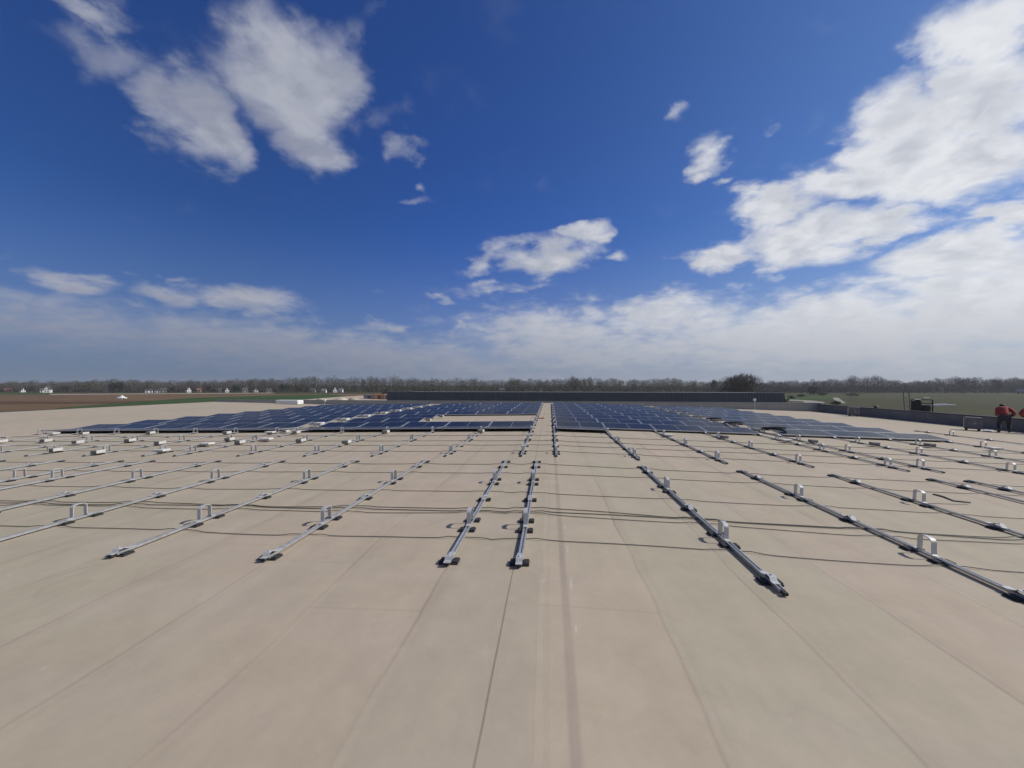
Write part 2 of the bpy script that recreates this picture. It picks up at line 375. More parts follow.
def wall_thing(name, label, A, B, zb0, zb1, ztop, th, m, mc, cap_over=.03, cap_h=.045, segs=24, base=None):
    t = thing(name, label, 'wall')
    A, B = Vector((*A, 0)), Vector((*B, 0)); dirv = (B-A).normalized(); nrm = Vector((-dirv.y, dirv.x, 0))
    bm = bmesh.new(); bc = bmesh.new(); rows = []
    for i in range(segs+1):
        p = A.lerp(B, i/segs); zb = base(p.x)-.06 if base else zb0+(zb1-zb0)*i/segs
        f = p-nrm*0; k = p+nrm*th
        rows.append([bm.verts.new((f.x, f.y, zb)), bm.verts.new((f.x, f.y, ztop)), bm.verts.new((k.x, k.y, ztop)), bm.verts.new((k.x, k.y, zb))])
    for i in range(segs):
        for k in range(3): bm.faces.new((rows[i][k], rows[i+1][k], rows[i+1][k+1], rows[i][k+1]))
    bm.faces.new(rows[0]); bm.faces.new(rows[-1][::-1]); bmesh.ops.recalc_face_normals(bm, faces=bm.faces[:])
    c = (A+B)/2+nrm*th/2; L = (B-A).length
    box(bc, (0, 0, 0), (L+.04, th+2*cap_over, cap_h), bev=.006)
    bmesh.ops.rotate(bc, cent=(0, 0, 0), matrix=Matrix.Rotation(math.atan2(dirv.y, dirv.x), 3, 'Z'), verts=bc.verts[:])
    bmesh.ops.translate(bc, vec=(c.x, c.y, ztop+cap_h/2+.002), verts=bc.verts[:])
    me_obj('upstand', bm, m, t); me_obj('cap', bc, mc, t)
    return t
wall_thing('parapet_wall', 'low pale grey parapet along the far edge of the roof', (XL+.3, 41-.2), (XR+.25, 38-.2), 0, 0, .10, .2, M['parapet_pale'], M['coping'], base=rz)
wall_thing('parapet_wall', 'dark grey parapet with black cap along the right edge of the roof', (XR, 37.75), (XR, -8.8), rz(XR)-.05, rz(XR)-.05, -.02, .25, M['parapet'], M['parapet_dark'], cap_h=.05)
bm = bmesh.new(); box(bm, (XL-.06, 16, rz(XL)-.02), (.12, 49.6, .12), bev=.01)
tag(me_obj('roof_edge_trim', bm, M['parapet_dark']), 'thin dark metal edge trim along the left side of the roof', 'edge trim')

# ------------------------------------------------------------------ mounting rails
RAIL_Z = .017
def rail_mesh(y0, y1):
    bm = bmesh.new(); L = y1-y0; c = (y0+y1)/2
    box(bm, (0, c, RAIL_Z+.006), (.046, L, .012))
    for s in (-1, 1): box(bm, (s*.017, c, RAIL_Z+.012+.0065), (.012, L, .013))
    me = bpy.data.meshes.new('rail_profile'); bm.to_mesh(me); bm.free(); me.materials.append(M['galv']); return me
def mk(name, fn, m, smooth=False):
    bm = bmesh.new(); fn(bm); me = bpy.data.meshes.new(name); bm.normal_update(); bm.to_mesh(me); bm.free(); me.materials.append(m); return me
def f_pad(bm):
    box(bm, (0, 0, .0085), (.18, .12, .016), bev=.003)
    for s in (-1, 1):
        box(bm, (s*.062, 0, .0225), (.05, .10, .012), bev=.003)
def strap(bm, pts, width, th=.006):               # a bent flat strap in the YZ plane
    n = len(pts); P = [Vector((0, p[0], p[1])) for p in pts]; rows = []
    for i, p in enumerate(P):
        t = (P[min(i+1, n-1)]-P[max(i-1, 0)]).normalized(); nn = Vector((0, -t.z, t.y))*th/2
        rows.append([bm.verts.new(p+nn+Vector((-width/2, 0, 0))), bm.verts.new(p+nn+Vector((width/2, 0, 0))),
                     bm.verts.new(p-nn+Vector((width/2, 0, 0))), bm.verts.new(p-nn+Vector((-width/2, 0, 0)))])
    for i in range(n-1):
        for k in range(4): bm.faces.new((rows[i][k], rows[i][(k+1) % 4], rows[i+1][(k+1) % 4], rows[i+1][k]))
    bm.faces.new(rows[0]); bm.faces.new(rows[-1][::-1]); bmesh.ops.recalc_face_normals(bm, faces=bm.faces[:])
def f_hoop(bm):
    pts = [(-.15, .053), (-.095, .053), (-.085, .06), (-.08, .10), (-.08, .18)]
    for a in range(165, 0, -15): pts.append((.08*math.cos(R(a)), .18+.038*math.sin(R(a))))
    pts += [(.08, .18), (.08, .10), (.085, .06), (.095, .053), (.15, .053)]
    strap(bm, pts, .048, .008)
def f_low(bm):
    strap(bm, [(-.12, .0535), (-.07, .0535), (-.05, .082), (.0, .085), (.025, .068), (.08, .0545), (.13, .0545)], .060, .007)
    sweep(bm, [(0, -.02, .085), (0, -.02, .098)], .009, 8)
ME_PAD, ME_HOOP, ME_LOW = mk('rubber_pad', f_pad, M['rubber']), mk('hoop_bracket', f_hoop, M['galv_pale']), mk('low_bracket', f_low, M['galv_pale'])
def f_cap(bm): box(bm, (0, 0, .024), (.042, .05, .026), bev=.004)
ME_TONGUE = mk('end_tongue', f_cap, M['rubber'])

def rail(x, y0, y1, hoops, lows, label, group, me):
    t = thing('mounting_rail', label, 'mounting rail', (x, 0, rz(x)), (0, ra(x), 0), group)
    link('rail_profile', me, t)
    def put(me_, nm, y):
        o = link(nm, me_, t); o.location = (0, y, -.0095 if 'bracket' in nm else 0)
    padY = []
    for h in hoops: put(ME_HOOP, 'hoop_bracket', h); padY += [h-.17, h+.17]
    for l in lows: put(ME_LOW, 'low_bracket', l); padY.append(l)
    for y in padY+[y1-.06]: put(ME_PAD, 'rubber_pad', y)
    put(ME_TONGUE, 'end_tongue', y0-.03)
    return t
ordn = ['first', 'second', 'third', 'fourth', 'fifth', 'sixth', 'seventh', 'eighth', 'ninth', 'tenth', 'eleventh']
NEAR_L = [-.94, -2.72, -4.32, -6.07, -7.63, -9.28, -10.08, -11.63, -13.23]
NEAR_R = [-.28, 1.88, 3.84, 5.57, 7.37, 8.04]
H1, L1 = [4.91, 7.14], [3.88, 6.0, 8.42]
me_near = rail_mesh(3.82, 9.05); me_near_r = rail_mesh(3.6, 8.88)
for side, arr in (('left', NEAR_L), ('right', NEAR_R)):
    for i, x in enumerate(arr):
        if side == 'left':
            lab = f'front galvanised rail, {ordn[i]} left of the roof\'s centre aisle, bright side showing'
            if i == 0: lab = 'front galvanised rail bordering the centre aisle on its left, starting at two black pads'
        else:
            lab = f'front galvanised rail, {ordn[i]} right of the roof\'s centre aisle, shaded side showing'
            if i == 0: lab = 'front galvanised rail bordering the centre aisle on its right, nearly straight ahead'
        rg = side == 'right' and i > 0
        rail(x, 3.6 if rg else 3.82, 8.88 if rg else 9.05, H1 if not rg else [h-(.13 if i == 1 else .24) for h in H1], [3.80]+[l-(.10 if i == 1 else .22) for l in L1[1:]] if rg else L1, lab, 'front row of bare mounting rails', me_near_r if rg else me_near)
FAR_L = [-.66, -2.45, -4.23, -5.93, -7.65, -9.35, -10.2, -11.85, -13.5, -15.15, -16.8, -18.4, -20.1]
FAR_R = [.15, 2.0, 3.9, 5.7, 7.62, 8.3, 10.15, 12.0, 13.95]
H2, L2 = [10.25, 12.57, 14.9], [11.3, 13.68]
RIDGE = [17.25+2.3*k for k in range(9)]
LOWS = [16.08+2.3*k for k in range(9)]
me_f = rail_mesh(9.72, 16.6); me_fl = rail_mesh(9.72, 36.2)
for side, arr in (('left', FAR_L), ('right', FAR_R)):
    for i, x in enumerate(arr):
        lng = (side == 'left' and i in (0, 5, 6)) or (side == 'right' and i in (0, 4, 5))
        if i == 0: lab = f'rear rail running along the centre aisle on its {side}, black pads outside the panels'
        elif side == 'left' and i in (5, 6): lab = f'rear rail running into the left gap between panel fields, on its {"right" if i == 5 else "left"} edge'
        elif side == 'right' and i in (4, 5): lab = f'rear rail running into the right gap between panel fields, on its {"left" if i == 4 else "right"} edge'
        else: lab = f'rear rail leading under the panels, {ordn[i] if i < 11 else ("twelfth" if i == 11 else "thirteenth")} {side} of the centre aisle'
        rail(x, 9.72, 36.2 if lng else 16.6, H2+(RIDGE if lng else []), L2+(LOWS if lng else LOWS[:1]), lab, 'rear row of rails running under the panels', me_fl if lng else me_f)
me_s = rail_mesh(15.6, 20.6)
rail(16.5, 15.6, 20.6, [18.9], [17.4, 20.0], 'short empty rail lying right of the panels, toward the right parapet', 'rear row of rails running under the panels', me_s)

# ------------------------------------------------------------------ solar panels
PD, LOWZ, HIZ = 1.075, .070, .178
TILT = math.asin((HIZ-LOWZ)/PD)
def panel_meshes(wd):
    bm = bmesh.new(); t = .035
    for s in (-1, 1):
        box(bm, (0, s*(PD/2-.014), -t/2), (wd, .028, t), bev=.002)
        box(bm, (s*(wd/2-.014), 0, -t/2), (.028, PD-.0565, t), bev=.002)
    f = bpy.data.meshes.new('frame'); bm.to_mesh(f); bm.free(); f.materials.append(M['alu'])
    bm = bmesh.new(); box(bm, (0, 0, -.011), (wd-.057, PD-.057, .016))
    g = bpy.data.meshes.new('glass'); bm.to_mesh(g); bm.free(); g.materials.append(M['cells'])
    return f, g
def panel(x, y, z, tilt, roll, meshes, label, group):
    t = thing('solar_panel', label, 'solar panel', (x, y, z), (tilt, roll, 0), group)
    link('frame', meshes[0], t); link('glass', meshes[1], t)
    return t
def cols(edges_from, pitch, n, sgn):
    return [edges_from+sgn*pitch*(j+.5) for j in range(n)]
FIELDS = [('left of the aisle', cols(-.62, 1.752, 5, -1), 1.752, 'inner left field'), ('left of the left gap', cols(-10.22, 1.68, 6, -1), 1.68, 'outer left field'),
          ('right of the aisle', cols(.22, 1.862, 4, 1), 1.862, 'inner right field'), ('right of the right gap', cols(8.42, 1.90, 3, 1), 1.90, 'outer right field')]
for where, cx, pitch, fld in FIELDS:
    ms = panel_meshes(pitch-.022)
    for j, x in enumerate(cx):
        # the foremost half row leans away from the camera
        tl = math.asin(.05/PD)
        if 'right f' not in fld or (fld == 'inner right field' and j == 0):
          panel(x, 15.02+PD/2, rz(x)+.118, -tl, ra(x), ms, f'nearly flat front-edge panel leaning away, {ordn[j]} {where}', 'solar panels on the roof')
        for k in range(9):
            if fld == 'inner left field' and k in (1, 2) and j < 3: continue
            y = LOWS[k]+.03+PD/2*math.cos(TILT)
            rw = {0: 'nearest tilted row', 8: 'farthest row'}.get(k, f'{ordn[k]} tilted row back')
            panel(x, y, rz(x)+(LOWZ+HIZ)/2+.018+random.uniform(-.004, .004), TILT+random.uniform(-.004, .004), ra(x), ms,
                  f'dark blue solar panel, {rw}, {ordn[j]} {where}', 'solar panels on the roof')

# ------------------------------------------------------------------ ballast blocks, cables, bits on the roof
def f_tray(bm): box(bm, (0, 0, .058), (.40, .33, .010))
def f_slab(bm):
    box(bm, (0, 0, .0885), (.36, .30, .048), bev=.006)
    box(bm, (.012, .01, .1385), (.355, .295, .048), Matrix.Rotation(.03, 3, 'Z'), bev=.006)
def f_slab1(bm): box(bm, (0, 0, .0885), (.30, .24, .048), bev=.006)
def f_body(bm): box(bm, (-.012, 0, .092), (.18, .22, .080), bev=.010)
def f_end(bm): box(bm, (.0885, 0, .092), (.018, .225, .084), bev=.005)  # thin added piece, painted pale for the sunlit end of the block
def f_foot(bm): box(bm, (0, 0, .0475), (.17, .18, .009))
ME_TRAY, ME_SLAB1, ME_SLAB = mk('tray', f_tray, M['rubber']), mk('slab', f_slab1, M['concrete']), mk('slab', f_slab, M['concrete'])
ME_BODY, ME_END, ME_FOOT = mk('block', f_body, M['shade_concrete']), mk('sunlit_end', f_end, M['sunlit_paint']), mk('foot_pad', f_foot, M['rubber'])
def ballast(x, y, label, dz=0., rot=0., one=False):
    t = thing('ballast_block', label, 'ballast', (x, y, rz(x)+dz), (0, ra(x), rot), 'concrete ballast blocks on the rails')
    if one == 2: link('tray', ME_TRAY, t); link('slab', ME_SLAB, t)
    elif one: link('foot_pad', ME_FOOT, t); link('slab', ME_SLAB1, t)
    else: link('foot_pad', ME_FOOT, t); link('block', ME_BODY, t); link('sunlit_end', ME_END, t)
BAL = [(-18.95, 14.45, 1, 'left of the panel field\'s front left corner'), (-17.6, 14.4, 0, 'at the far left front edge of the panels'), (-16.4, 12.3, 0, 'on bare roof left, behind the flat one'),
 (-14.75, 11.9, 0, 'with grey shaded end, second rail from the left edge'), (-13.45, 10.3, 0, 'far left beside a hoop, in the middle distance'), (-11.75, 9.95, 0, 'largest on the left, just behind the break in the rails'),
 (-14.9, 9.95, 0, 'cut by the left picture edge, lower one'), (-17.9, 12.2, 0, 'cut by the left picture edge, upper one'), (-14.9, 14.45, 0, 'against the panel front edge, second from the left end'),
 (-13.4, 12.3, 0, 'on the ninth rear rail left, behind a hoop'), (-11.75, 11.7, 0, 'on the eighth rear rail left, beside a hoop'), (-11.8, 14.4, 0, 'against the panel front edge, left of the left gap'),
 (-10.0, 11.45, 1, 'low single one between the two gap rails'), (-10.15, 12.5, 0, 'behind the low single one, left gap rail'), (-9.25, 11.8, 0, 'front one of the pair on the right gap rail'),
 (-8.9, 12.5, 1, 'flat, right behind the pair at the left gap'), (-10.2, 10.2, 1, 'low one beside the hoop where the left gap rail starts'), (-10.15, 14.45, 1, 'flat, at the mouth of the left panel gap'),
 (-9.75, 14.75, 0, 'standing in the mouth of the left panel gap'), (-9.15, 14.45, 0, 'at the right corner of the left gap mouth'), (-7.55, 12.15, 0, 'on the rail right of the left gap'),
 (-5.9, 11.75, 0, 'with a dark tray, midway left of the aisle'), (-5.8, 14.45, 0, 'against the panels, fourth rail left of the aisle'), (-2.4, 14.5, 0, 'against the panels, nearest left of the aisle'),
 (3.95, 14.5, 1, 'below the panels, third rail right of the aisle'), (5.75, 14.5, 0, 'below the panels, fourth rail right of the aisle'), (7.55, 14.2, 1, 'at the right gap mouth, left one'),
 (8.35, 14.2, 0, 'at the right gap mouth, right one'), (10.1, 14.1, 0, 'in front of the outer right panels, middle'), (11.9, 14.35, 0, 'in front of the outer right panels, near the corner'),
 (13.5, 14.1, 1, 'beyond the right corner of the panels')]
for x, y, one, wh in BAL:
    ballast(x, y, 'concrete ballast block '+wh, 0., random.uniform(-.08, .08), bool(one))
for k in range(8):
    ballast(-9.78+random.uniform(-.05, .05), RIDGE[k]-.25, f'pale ballast tray in the left panel gap, beside the {ordn[k]} row', .05, random.uniform(-.1, .1), 2)
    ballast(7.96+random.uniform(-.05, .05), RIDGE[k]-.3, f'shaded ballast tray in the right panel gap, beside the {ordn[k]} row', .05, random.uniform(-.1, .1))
ballast(-5.55, 18.9, 'pale ballast block at the left end of the empty strip, front one', .04)
ballast(-5.55, 21.2, 'pale ballast block at the left end of the empty strip, rear one', .04)

ALLX = {1: NEAR_L+NEAR_R, 2: FAR_L+FAR_R}
def cable(yl, yr, x0, x1, label, rad=.0055, wav=.035, seed=0, xs=None):
    rnd = random.Random(seed); bm = bmesh.new(); pts = []
    near = [xx for xx in (ALLX[1] if yl < 9.4 else ALLX[2])]
    n = int((x1-x0)/.12); ph = [rnd.uniform(0, 6.28) for _ in range(4)]
    for i in range(n+1):
        x = x0+(x1-x0)*i/n; y = yl+(yr-yl)*((x-x0)/(x1-x0))
        y += wav*(math.sin(x*.9+ph[0])*.6+math.sin(x*2.1+ph[1])*.4+.3*math.sin(x*.35+ph[2]))
        dn = min(abs(x-q) for q in near)
        y += .045*math.exp(-(dn/.22)**2); lift = .012*math.exp(-((dn-.16)/.08)**2)
        pts.append((x, y, rz(x)+rad+.002+lift))
    sweep(bm, pts, rad*.72, 5)
    return tag(me_obj('cable', bm, M['cable'], smooth=True), label, 'cable', 'dark cables laid across the roof')
cable(4.62, 4.34, -8.2, 6.6, 'nearest dark cable across the roof, just in front of the first hoops', .006, .05, 1)
cable(5.62, 5.32, -9.6, 7.6, 'thick front strand of the cable bundle behind the first hoops', .008, .045, 2)
cable(5.50, 5.16, -9.6, 7.6, 'thin second strand just in front of the thick bundle strand', .006, .05, 3)
cable(5.68, 5.42, -9.6, 7.6, 'rear strand of the cable bundle behind the first hoops', .007, .07, 4)
cable(6.62, 6.28, -11, 8.8, 'single dark cable just behind the cable bundle', .006, .045, 5)
cable(7.92, 7.75, -12.6, 10.4, 'single dark cable behind the second line of hoops', .0065, .03, 6)
cable(8.90, 8.55, -13.8, 11, 'dark cable at the rear ends of the front rails', .007, .03, 7)
cable(10.62, 10.3, -16.6, 13, 'first cable behind the break, across the starts of the rear rails', .0075, .03, 8)
cable(11.66, 11.4, -18, 14, 'second cable behind the break between front and rear rails', .008, .03, 9)
cable(12.62, 12.3, -19.5, 14, 'third cable behind the break between front and rear rails', .0085, .03, 10)
cable(14.0, 13.6, -20.5, 14, 'rearmost cable, just ahead of the panel front edge', .009, .03, 11)

def loop_cable(x, y, r, label, turns=3, ry=.6):
    bm = bmesh.new(); rnd = random.Random(int(x*100)); pts = []
    for i in range(turns*18+1):
        a = 2*math.pi*i/18; rr = r*(1+.18*math.sin(i*.37))
        pts.append((x+rr*math.cos(a)+rnd.uniform(-.01, .01), y+ry*rr*math.sin(a), rz(x)+.19+.012*(i/18)+rnd.uniform(0, .01)))
    sweep(bm, pts, .013, 6)
    tag(me_obj('cable_coil', bm, M['coil'], smooth=True), label, 'cable coil', 'cable coils by the right gap')
loop_cable(8.55, 17.0, .42, 'black cable coil on the panels at the right gap, nearest', 5)
loop_cable(8.0, 19.2, .40, 'black cable coil in the right gap, second nearest', 4)
loop_cable(8.05, 21.6, .36, 'black cable coil in the right gap, farthest', 4)
# off-cut loops of cable near the hoops
for x, y, s, lb in ((5.95, 6.98, .16, 'short dark cable end standing out behind a hoop, fourth right rail'),):
    bm = bmesh.new(); sweep(bm, [(x-.12, y, rz(x)+.14), (x+.02, y, rz(x)+.11), (x+.16, y, rz(x)+.05), (x+.42, y+.02, rz(x)+.02)], [.012, .02, .016, .012], 6)
    tag(me_obj('cable_end', bm, M['coil'], smooth=True), lb, 'cable')
bm = bmesh.new()
for _ in range(5): box(bm, (random.uniform(-.12, .12), random.uniform(-.08, .08), .02), (.22, .10, .025), Matrix.Rotation(random.uniform(0, 3), 3, 'Z'), bev=.01)
o = me_obj('cloth_scrap', bm, M['redcloth']); o.location = (-.42, 20.8, 0); tag(o, 'small faded red scrap lying in the centre aisle', 'scrap')
bm = bmesh.new(); box(bm, (0, 0, .03), (.85, .25, .04), Matrix.Rotation(R(40), 3, 'Z'), bev=.004)
o = me_obj('board', bm, M['white']); o.location = (20.9, 22.1, rz(20.9)); o.rotation_euler = (0, ra(20.9), 0); tag(o, 'pale board lying flat by the right parapet, left of the workers', 'board')
# white crate-like stack at the far left edge
t = thing('board_stack', 'long low white stack of boards by the far left parapet', 'board stack', (-25.6, 39.3, rz(-25.6)), (0, 0, R(-3)))
bm = bmesh.new()
for k in range(3): box(bm, (random.uniform(-.03, .03), 0, .075+.13*k), (2.35, .9, .125), bev=.01)
me_obj('boards', bm, M['white'], t)
bm = bmesh.new()
for s in (-.8, 0, .8): box(bm, (s, 0, -.01), (.1, .85, .05))
me_obj('bearer', bm, M['tan'], t)
# thin posts at the far parapet
def post(x, y, hh, label):
    t = thing('roof_post', label, 'post', (x, y, rz(x)))
    bm = bmesh.new(); sweep(bm, [(0, 0, 0), (0, 0, hh)], .035, 8); box(bm, (0, 0, .012), (.3, .3, .02)); me_obj('pole', bm, M['galv_pale'], t)
    bm = bmesh.new(); box(bm, (0, 0, hh+.09), (.2, .16, .2), bev=.02); me_obj('lamp_head', bm, M['white'], t)
post(17.6, 38.05, .75, 'thin pale post with a box head before the dark hall, right side')
post(-22.4, 40.1, .3, 'short pale post at the far parapet, left of the dark hall')

# ------------------------------------------------------------------ air conditioning units by the right parapet
def ac_unit(x, y, rot, wd, dp, hh, label):
    t = thing('air_conditioner', label, 'air conditioner', (x, y, rz(x)), (0, ra(x), rot))
    bm = bmesh.new(); box(bm, (0, 0, .08+hh/2), (wd, dp, hh), bev=.02); me_obj('casing', bm, M['ac_grey'], t)
    bm = bmesh.new()
    for s in (-1, 1): box(bm, (s*wd*.36, 0, .04), (.08, dp+.1, .078))
    me_obj('foot_rail', bm, M['rubber'], t)
    bm = bmesh.new(); r = hh*.40
    for q in range(5): 
        rr = r*(q+1)/5
        sweep(bm, [(wd*.12+rr*math.cos(a*math.pi/10), -dp/2-.02, .08+hh/2+rr*math.sin(a*math.pi/10)) for a in range(21)], .006, 5, False)
    for q in range(6):
        a = q*math.pi/6; sweep(bm, [(wd*.12-r*math.cos(a), -dp/2-.02, .08+hh/2-r*math.sin(a)), (wd*.12+r*math.cos(a), -dp/2-.02, .08+hh/2+r*math.sin(a))], .005, 5)
    g = me_obj('fan_grille', bm, M['galv'], t)
    bm = bmesh.new(); bmesh.ops.create_cone(bm, cap_ends=True, segments=28, radius1=r*1.02, radius2=r*1.02, depth=.012, matrix=Matrix.Translation((wd*.12, -dp/2-.007, .08+hh/2)) @ Matrix.Rotation(R(90), 4, 'X'))
    me_obj('fan_recess', bm, M['darkmetal'], g)
    bm = bmesh.new(); box(bm, (-wd*.5-.006, 0, .08+hh*.5), (.01, dp*.86, hh*.86))
    me_obj('side_panel', bm, M['galv_pale'], t)
    return t
ac_unit(21.6, 32.1, R(-28), .62, .42, .58, 'grey air conditioning unit by the right parapet, farther one')
ac_unit(20.4, 22.3, R(-40), .58, .38, .56, 'dark air conditioning unit by the right parapet, left of the red workers')
for x, y, lb in ((XR+.12, 31.6, 'small dark vent on the parapet cap above the farther air conditioner'), (XR+.12, 23.4, 'small dark vent on the parapet cap above the nearer air conditioner')):
    bm = bmesh.new(); box(bm, (0, 0, .07), (.16, .16, .12), bev=.02); sweep(bm, [(0, 0, .12), (0, 0, .16)], [.16, .12], 12)
    o = me_obj('roof_vent', bm, M['darkmetal']); o.location = (x, y, .035); tag(o, lb, 'vent')

# ladder leaning on the right parapet from outside
t = thing('ladder', 'two-railed ladder top standing above the right parapet', 'ladder', (XR+2.5, 31.35, GROUND), (0, R(-6.5), R(25)))
bm = bmesh.new()
for s in (-1, 1): box(bm, (0, s*.16, 4.6), (.05, .026, 9.2))
me_obj('stile', bm, M['darkmetal'], t)
bm = bmesh.new()
for k in range(31): sweep(bm, [(0, -.147, .3+.285*k), (0, .147, .3+.285*k)], .014, 6)
me_obj('rung', bm, M['greymetal'], t)

# lifting platform beyond the parapet
t = thing('lift_platform', 'dark lift cage with pale sheets, raised just beyond the right parapet', 'lift', (24.4, 30.0, GROUND), (0, 0, R(-38)))
bm = bmesh.new()
for s in (-1, 1):
    for q in (-1, 1): box(bm, (s*.5, q*.35, 8.22), (.05, .05, .95))
for zz_ in (7.8, 8.15, 8.45, 8.68):
    for q in (-1, 1): box(bm, (0, q*.35, zz_), (1.0, .03, .03))
    for s in (-1, 1): box(bm, (s*.5, 0, zz_), (.03, .7, .03))
box(bm, (0, 0, 7.72), (1.1, .8, .06)); me_obj('cage', bm, M['darkmetal'], t)
bm = bmesh.new(); box(bm, (0, 0, 3.85), (.35, .35, 7.66)); box(bm, (0, 0, .35), (2.2, 1.4, .5), bev=.05); me_obj('mast', bm, M['darkmetal'], t)
bm = bmesh.new(); box(bm, (-.24, 0, 8.18), (.46, .55, .86), bev=.04); box(bm, (.2, .05, 8.05), (.40, .5, .58), bev=.04); box(bm, (-.2, .02, 8.63), (.2, .3, .04), bev=.01); me_obj('load', bm, M['darkmetal'], t)
bm = bmesh.new(); box(bm, (-.2, -.05, 8.70), (.30, .55, .025)); box(bm, (.22, 0, 8.83), (.26, .5, .02))
box(bm, (.80, -.1, 8.36), (.72, .5, .12), Matrix.Rotation(R(-4), 3, 'Y'), bev=.02); box(bm, (1.32, -.1, 8.385), (.42, .3, .06), bev=.01)
me_obj('sheet', bm, M['white'], t)

# ------------------------------------------------------------------ workers
def skin_mesh(name, joints, edges, radii, m, parent, root='pelvis', levels=2):
    names = list(joints); me = bpy.data.meshes.new(name)
    me.from_pydata([joints[n] for n in names], [(names.index(a), names.index(b)) for a, b in edges], [])
    o = link(name, me, parent); me.materials.append(m)
    md = o.modifiers.new('skin', 'SKIN'); md.use_smooth_shade = True
    for i, n in enumerate(names):
        sv = me.skin_vertices[0].data[i]; r_ = radii[n]; sv.radius = (r_, r_) if not isinstance(r_, tuple) else r_
        sv.use_root = (n == root)
    sb = o.modifiers.new('sub', 'SUBSURF'); sb.levels = levels; sb.render_levels = levels
    return o
def worker(loc, rotz, label, elbow=.34, mirror=False):
    t = thing('person', label, 'person', loc, (0, 0, rotz), 'workers in red jackets')
    sx = -1 if mirror else 1
    # +Y is the way the worker faces; hips back, knees bent, torso leaning over
    J = {'pelvis': (0, -.14, .74), 'waist': (0, -.05, .86), 'chest': (0, .13, 1.03), 'neckbase': (0, .26, 1.14), 'neck': (0, .33, 1.17), 'head': (0, .40, 1.19), 'crown': (0, .44, 1.25),
         'hipL': (-.10, -.13, .71), 'kneeL': (-.15, .09, .42), 'ankleL': (-.15, -.06, .09), 'toeL': (-.17, .10, .04),
         'hipR': (.10, -.13, .71), 'kneeR': (.16, .10, .42), 'ankleR': (.16, -.05, .09), 'toeR': (.18, .11, .04),
         'shL': (-.19, .19, 1.10), 'elL': (-.17, .36, .84), 'wrL': (-.18, .40, .74), 'haL': (-.15, .47, .72),
         'shR': (.19, .17, 1.10), 'elR': (elbow+.06, .03, .92), 'wrR': (.22, .02, .74), 'haR': (.17, .03, .68)}
    J = {k: (v[0]*sx, v[1], v[2]) for k, v in J.items()}
    E = [('pelvis', 'waist'), ('waist', 'chest'), ('chest', 'neckbase'), ('neckbase', 'neck'), ('neck', 'head'), ('head', 'crown'), ('pelvis', 'hipL'), ('hipL', 'kneeL'), ('kneeL', 'ankleL'), ('ankleL', 'toeL'),
         ('pelvis', 'hipR'), ('hipR', 'kneeR'), ('kneeR', 'ankleR'), ('ankleR', 'toeR'), ('neckbase', 'shL'), ('shL', 'elL'), ('elL', 'wrL'), ('wrL', 'haL'), ('neckbase', 'shR'), ('shR', 'elR'), ('elR', 'wrR'), ('wrR', 'haR')]
    Rb = dict(pelvis=.14, waist=.13, chest=.15, neckbase=.09, neck=.055, head=.095, crown=.075, hipL=.095, hipR=.095, kneeL=.06, kneeR=.06, ankleL=.04, ankleR=.04, toeL=.035, toeR=.035,
              shL=.06, shR=.06, elL=.045, elR=.045, wrL=.032, wrR=.032, haL=.035, haR=.035)
    skin_mesh('body', J, E, Rb, M['skin'], t)
    jk = ['pelvis', 'waist', 'chest', 'neckbase', 'shL', 'elL', 'wrL', 'shR', 'elR', 'wrR']
    Rj = {k: Rb[k]+.035 for k in jk}; Rj['pelvis'] = .175; Rj['neckbase'] = .10
    JJ = {k: J[k] for k in jk}; JJ['wrL'] = tuple(Vector(J['elL']).lerp(Vector(J['wrL']), .92)); JJ['wrR'] = tuple(Vector(J['elR']).lerp(Vector(J['wrR']), .92))
    skin_mesh('jacket', JJ, [e for e in E if e[0] in jk and e[1] in jk], Rj, M['redjacket'], t)
    tr = ['pelvis', 'hipL', 'kneeL', 'ankleL', 'hipR', 'kneeR', 'ankleR']
    Rt = {k: Rb[k]+.028 for k in tr}
    skin_mesh('trousers', {k: J[k] for k in tr}, [e for e in E if e[0] in tr and e[1] in tr], Rt, M['trousers'], t)
    for a, b in (('ankleL', 'toeL'), ('ankleR', 'toeR')):
        skin_mesh('boot', {'pelvis': (J[a][0], J[a][1], .10), 'heel': (J[a][0], J[a][1]-.03, .05), 'toe': (J[b][0], J[b][1]+.04, .045)}, [('pelvis', 'heel'), ('heel', 'toe')], {'pelvis': .06, 'heel': .052, 'toe': .05}, M['rubber'], t)
    bm = bmesh.new(); bmesh.ops.create_uvsphere(bm, u_segments=16, v_segments=10, radius=.122)
    for v in bm.verts: v.co = Vector((v.co.x*.92, v.co.y*1.05, v.co.z*.86))
    bmesh.ops.delete(bm, geom=[v for v in bm.verts if v.co.z < -.03 and v.co.y > -.02], context='VERTS')
    bmesh.ops.translate(bm, vec=(0, .40, 1.225), verts=bm.verts[:])
    me_obj('hair', bm, M['hair'], t, True)
    return t
worker((21.25, 21.75, rz(21.25)), R(-38), 'worker in red jacket stooping at the right parapet, elbow out, fully visible', .28)
worker((21.95, 21.25, rz(21.95)), R(-30), 'worker in red jacket half cut off by the right picture edge', .30, True)

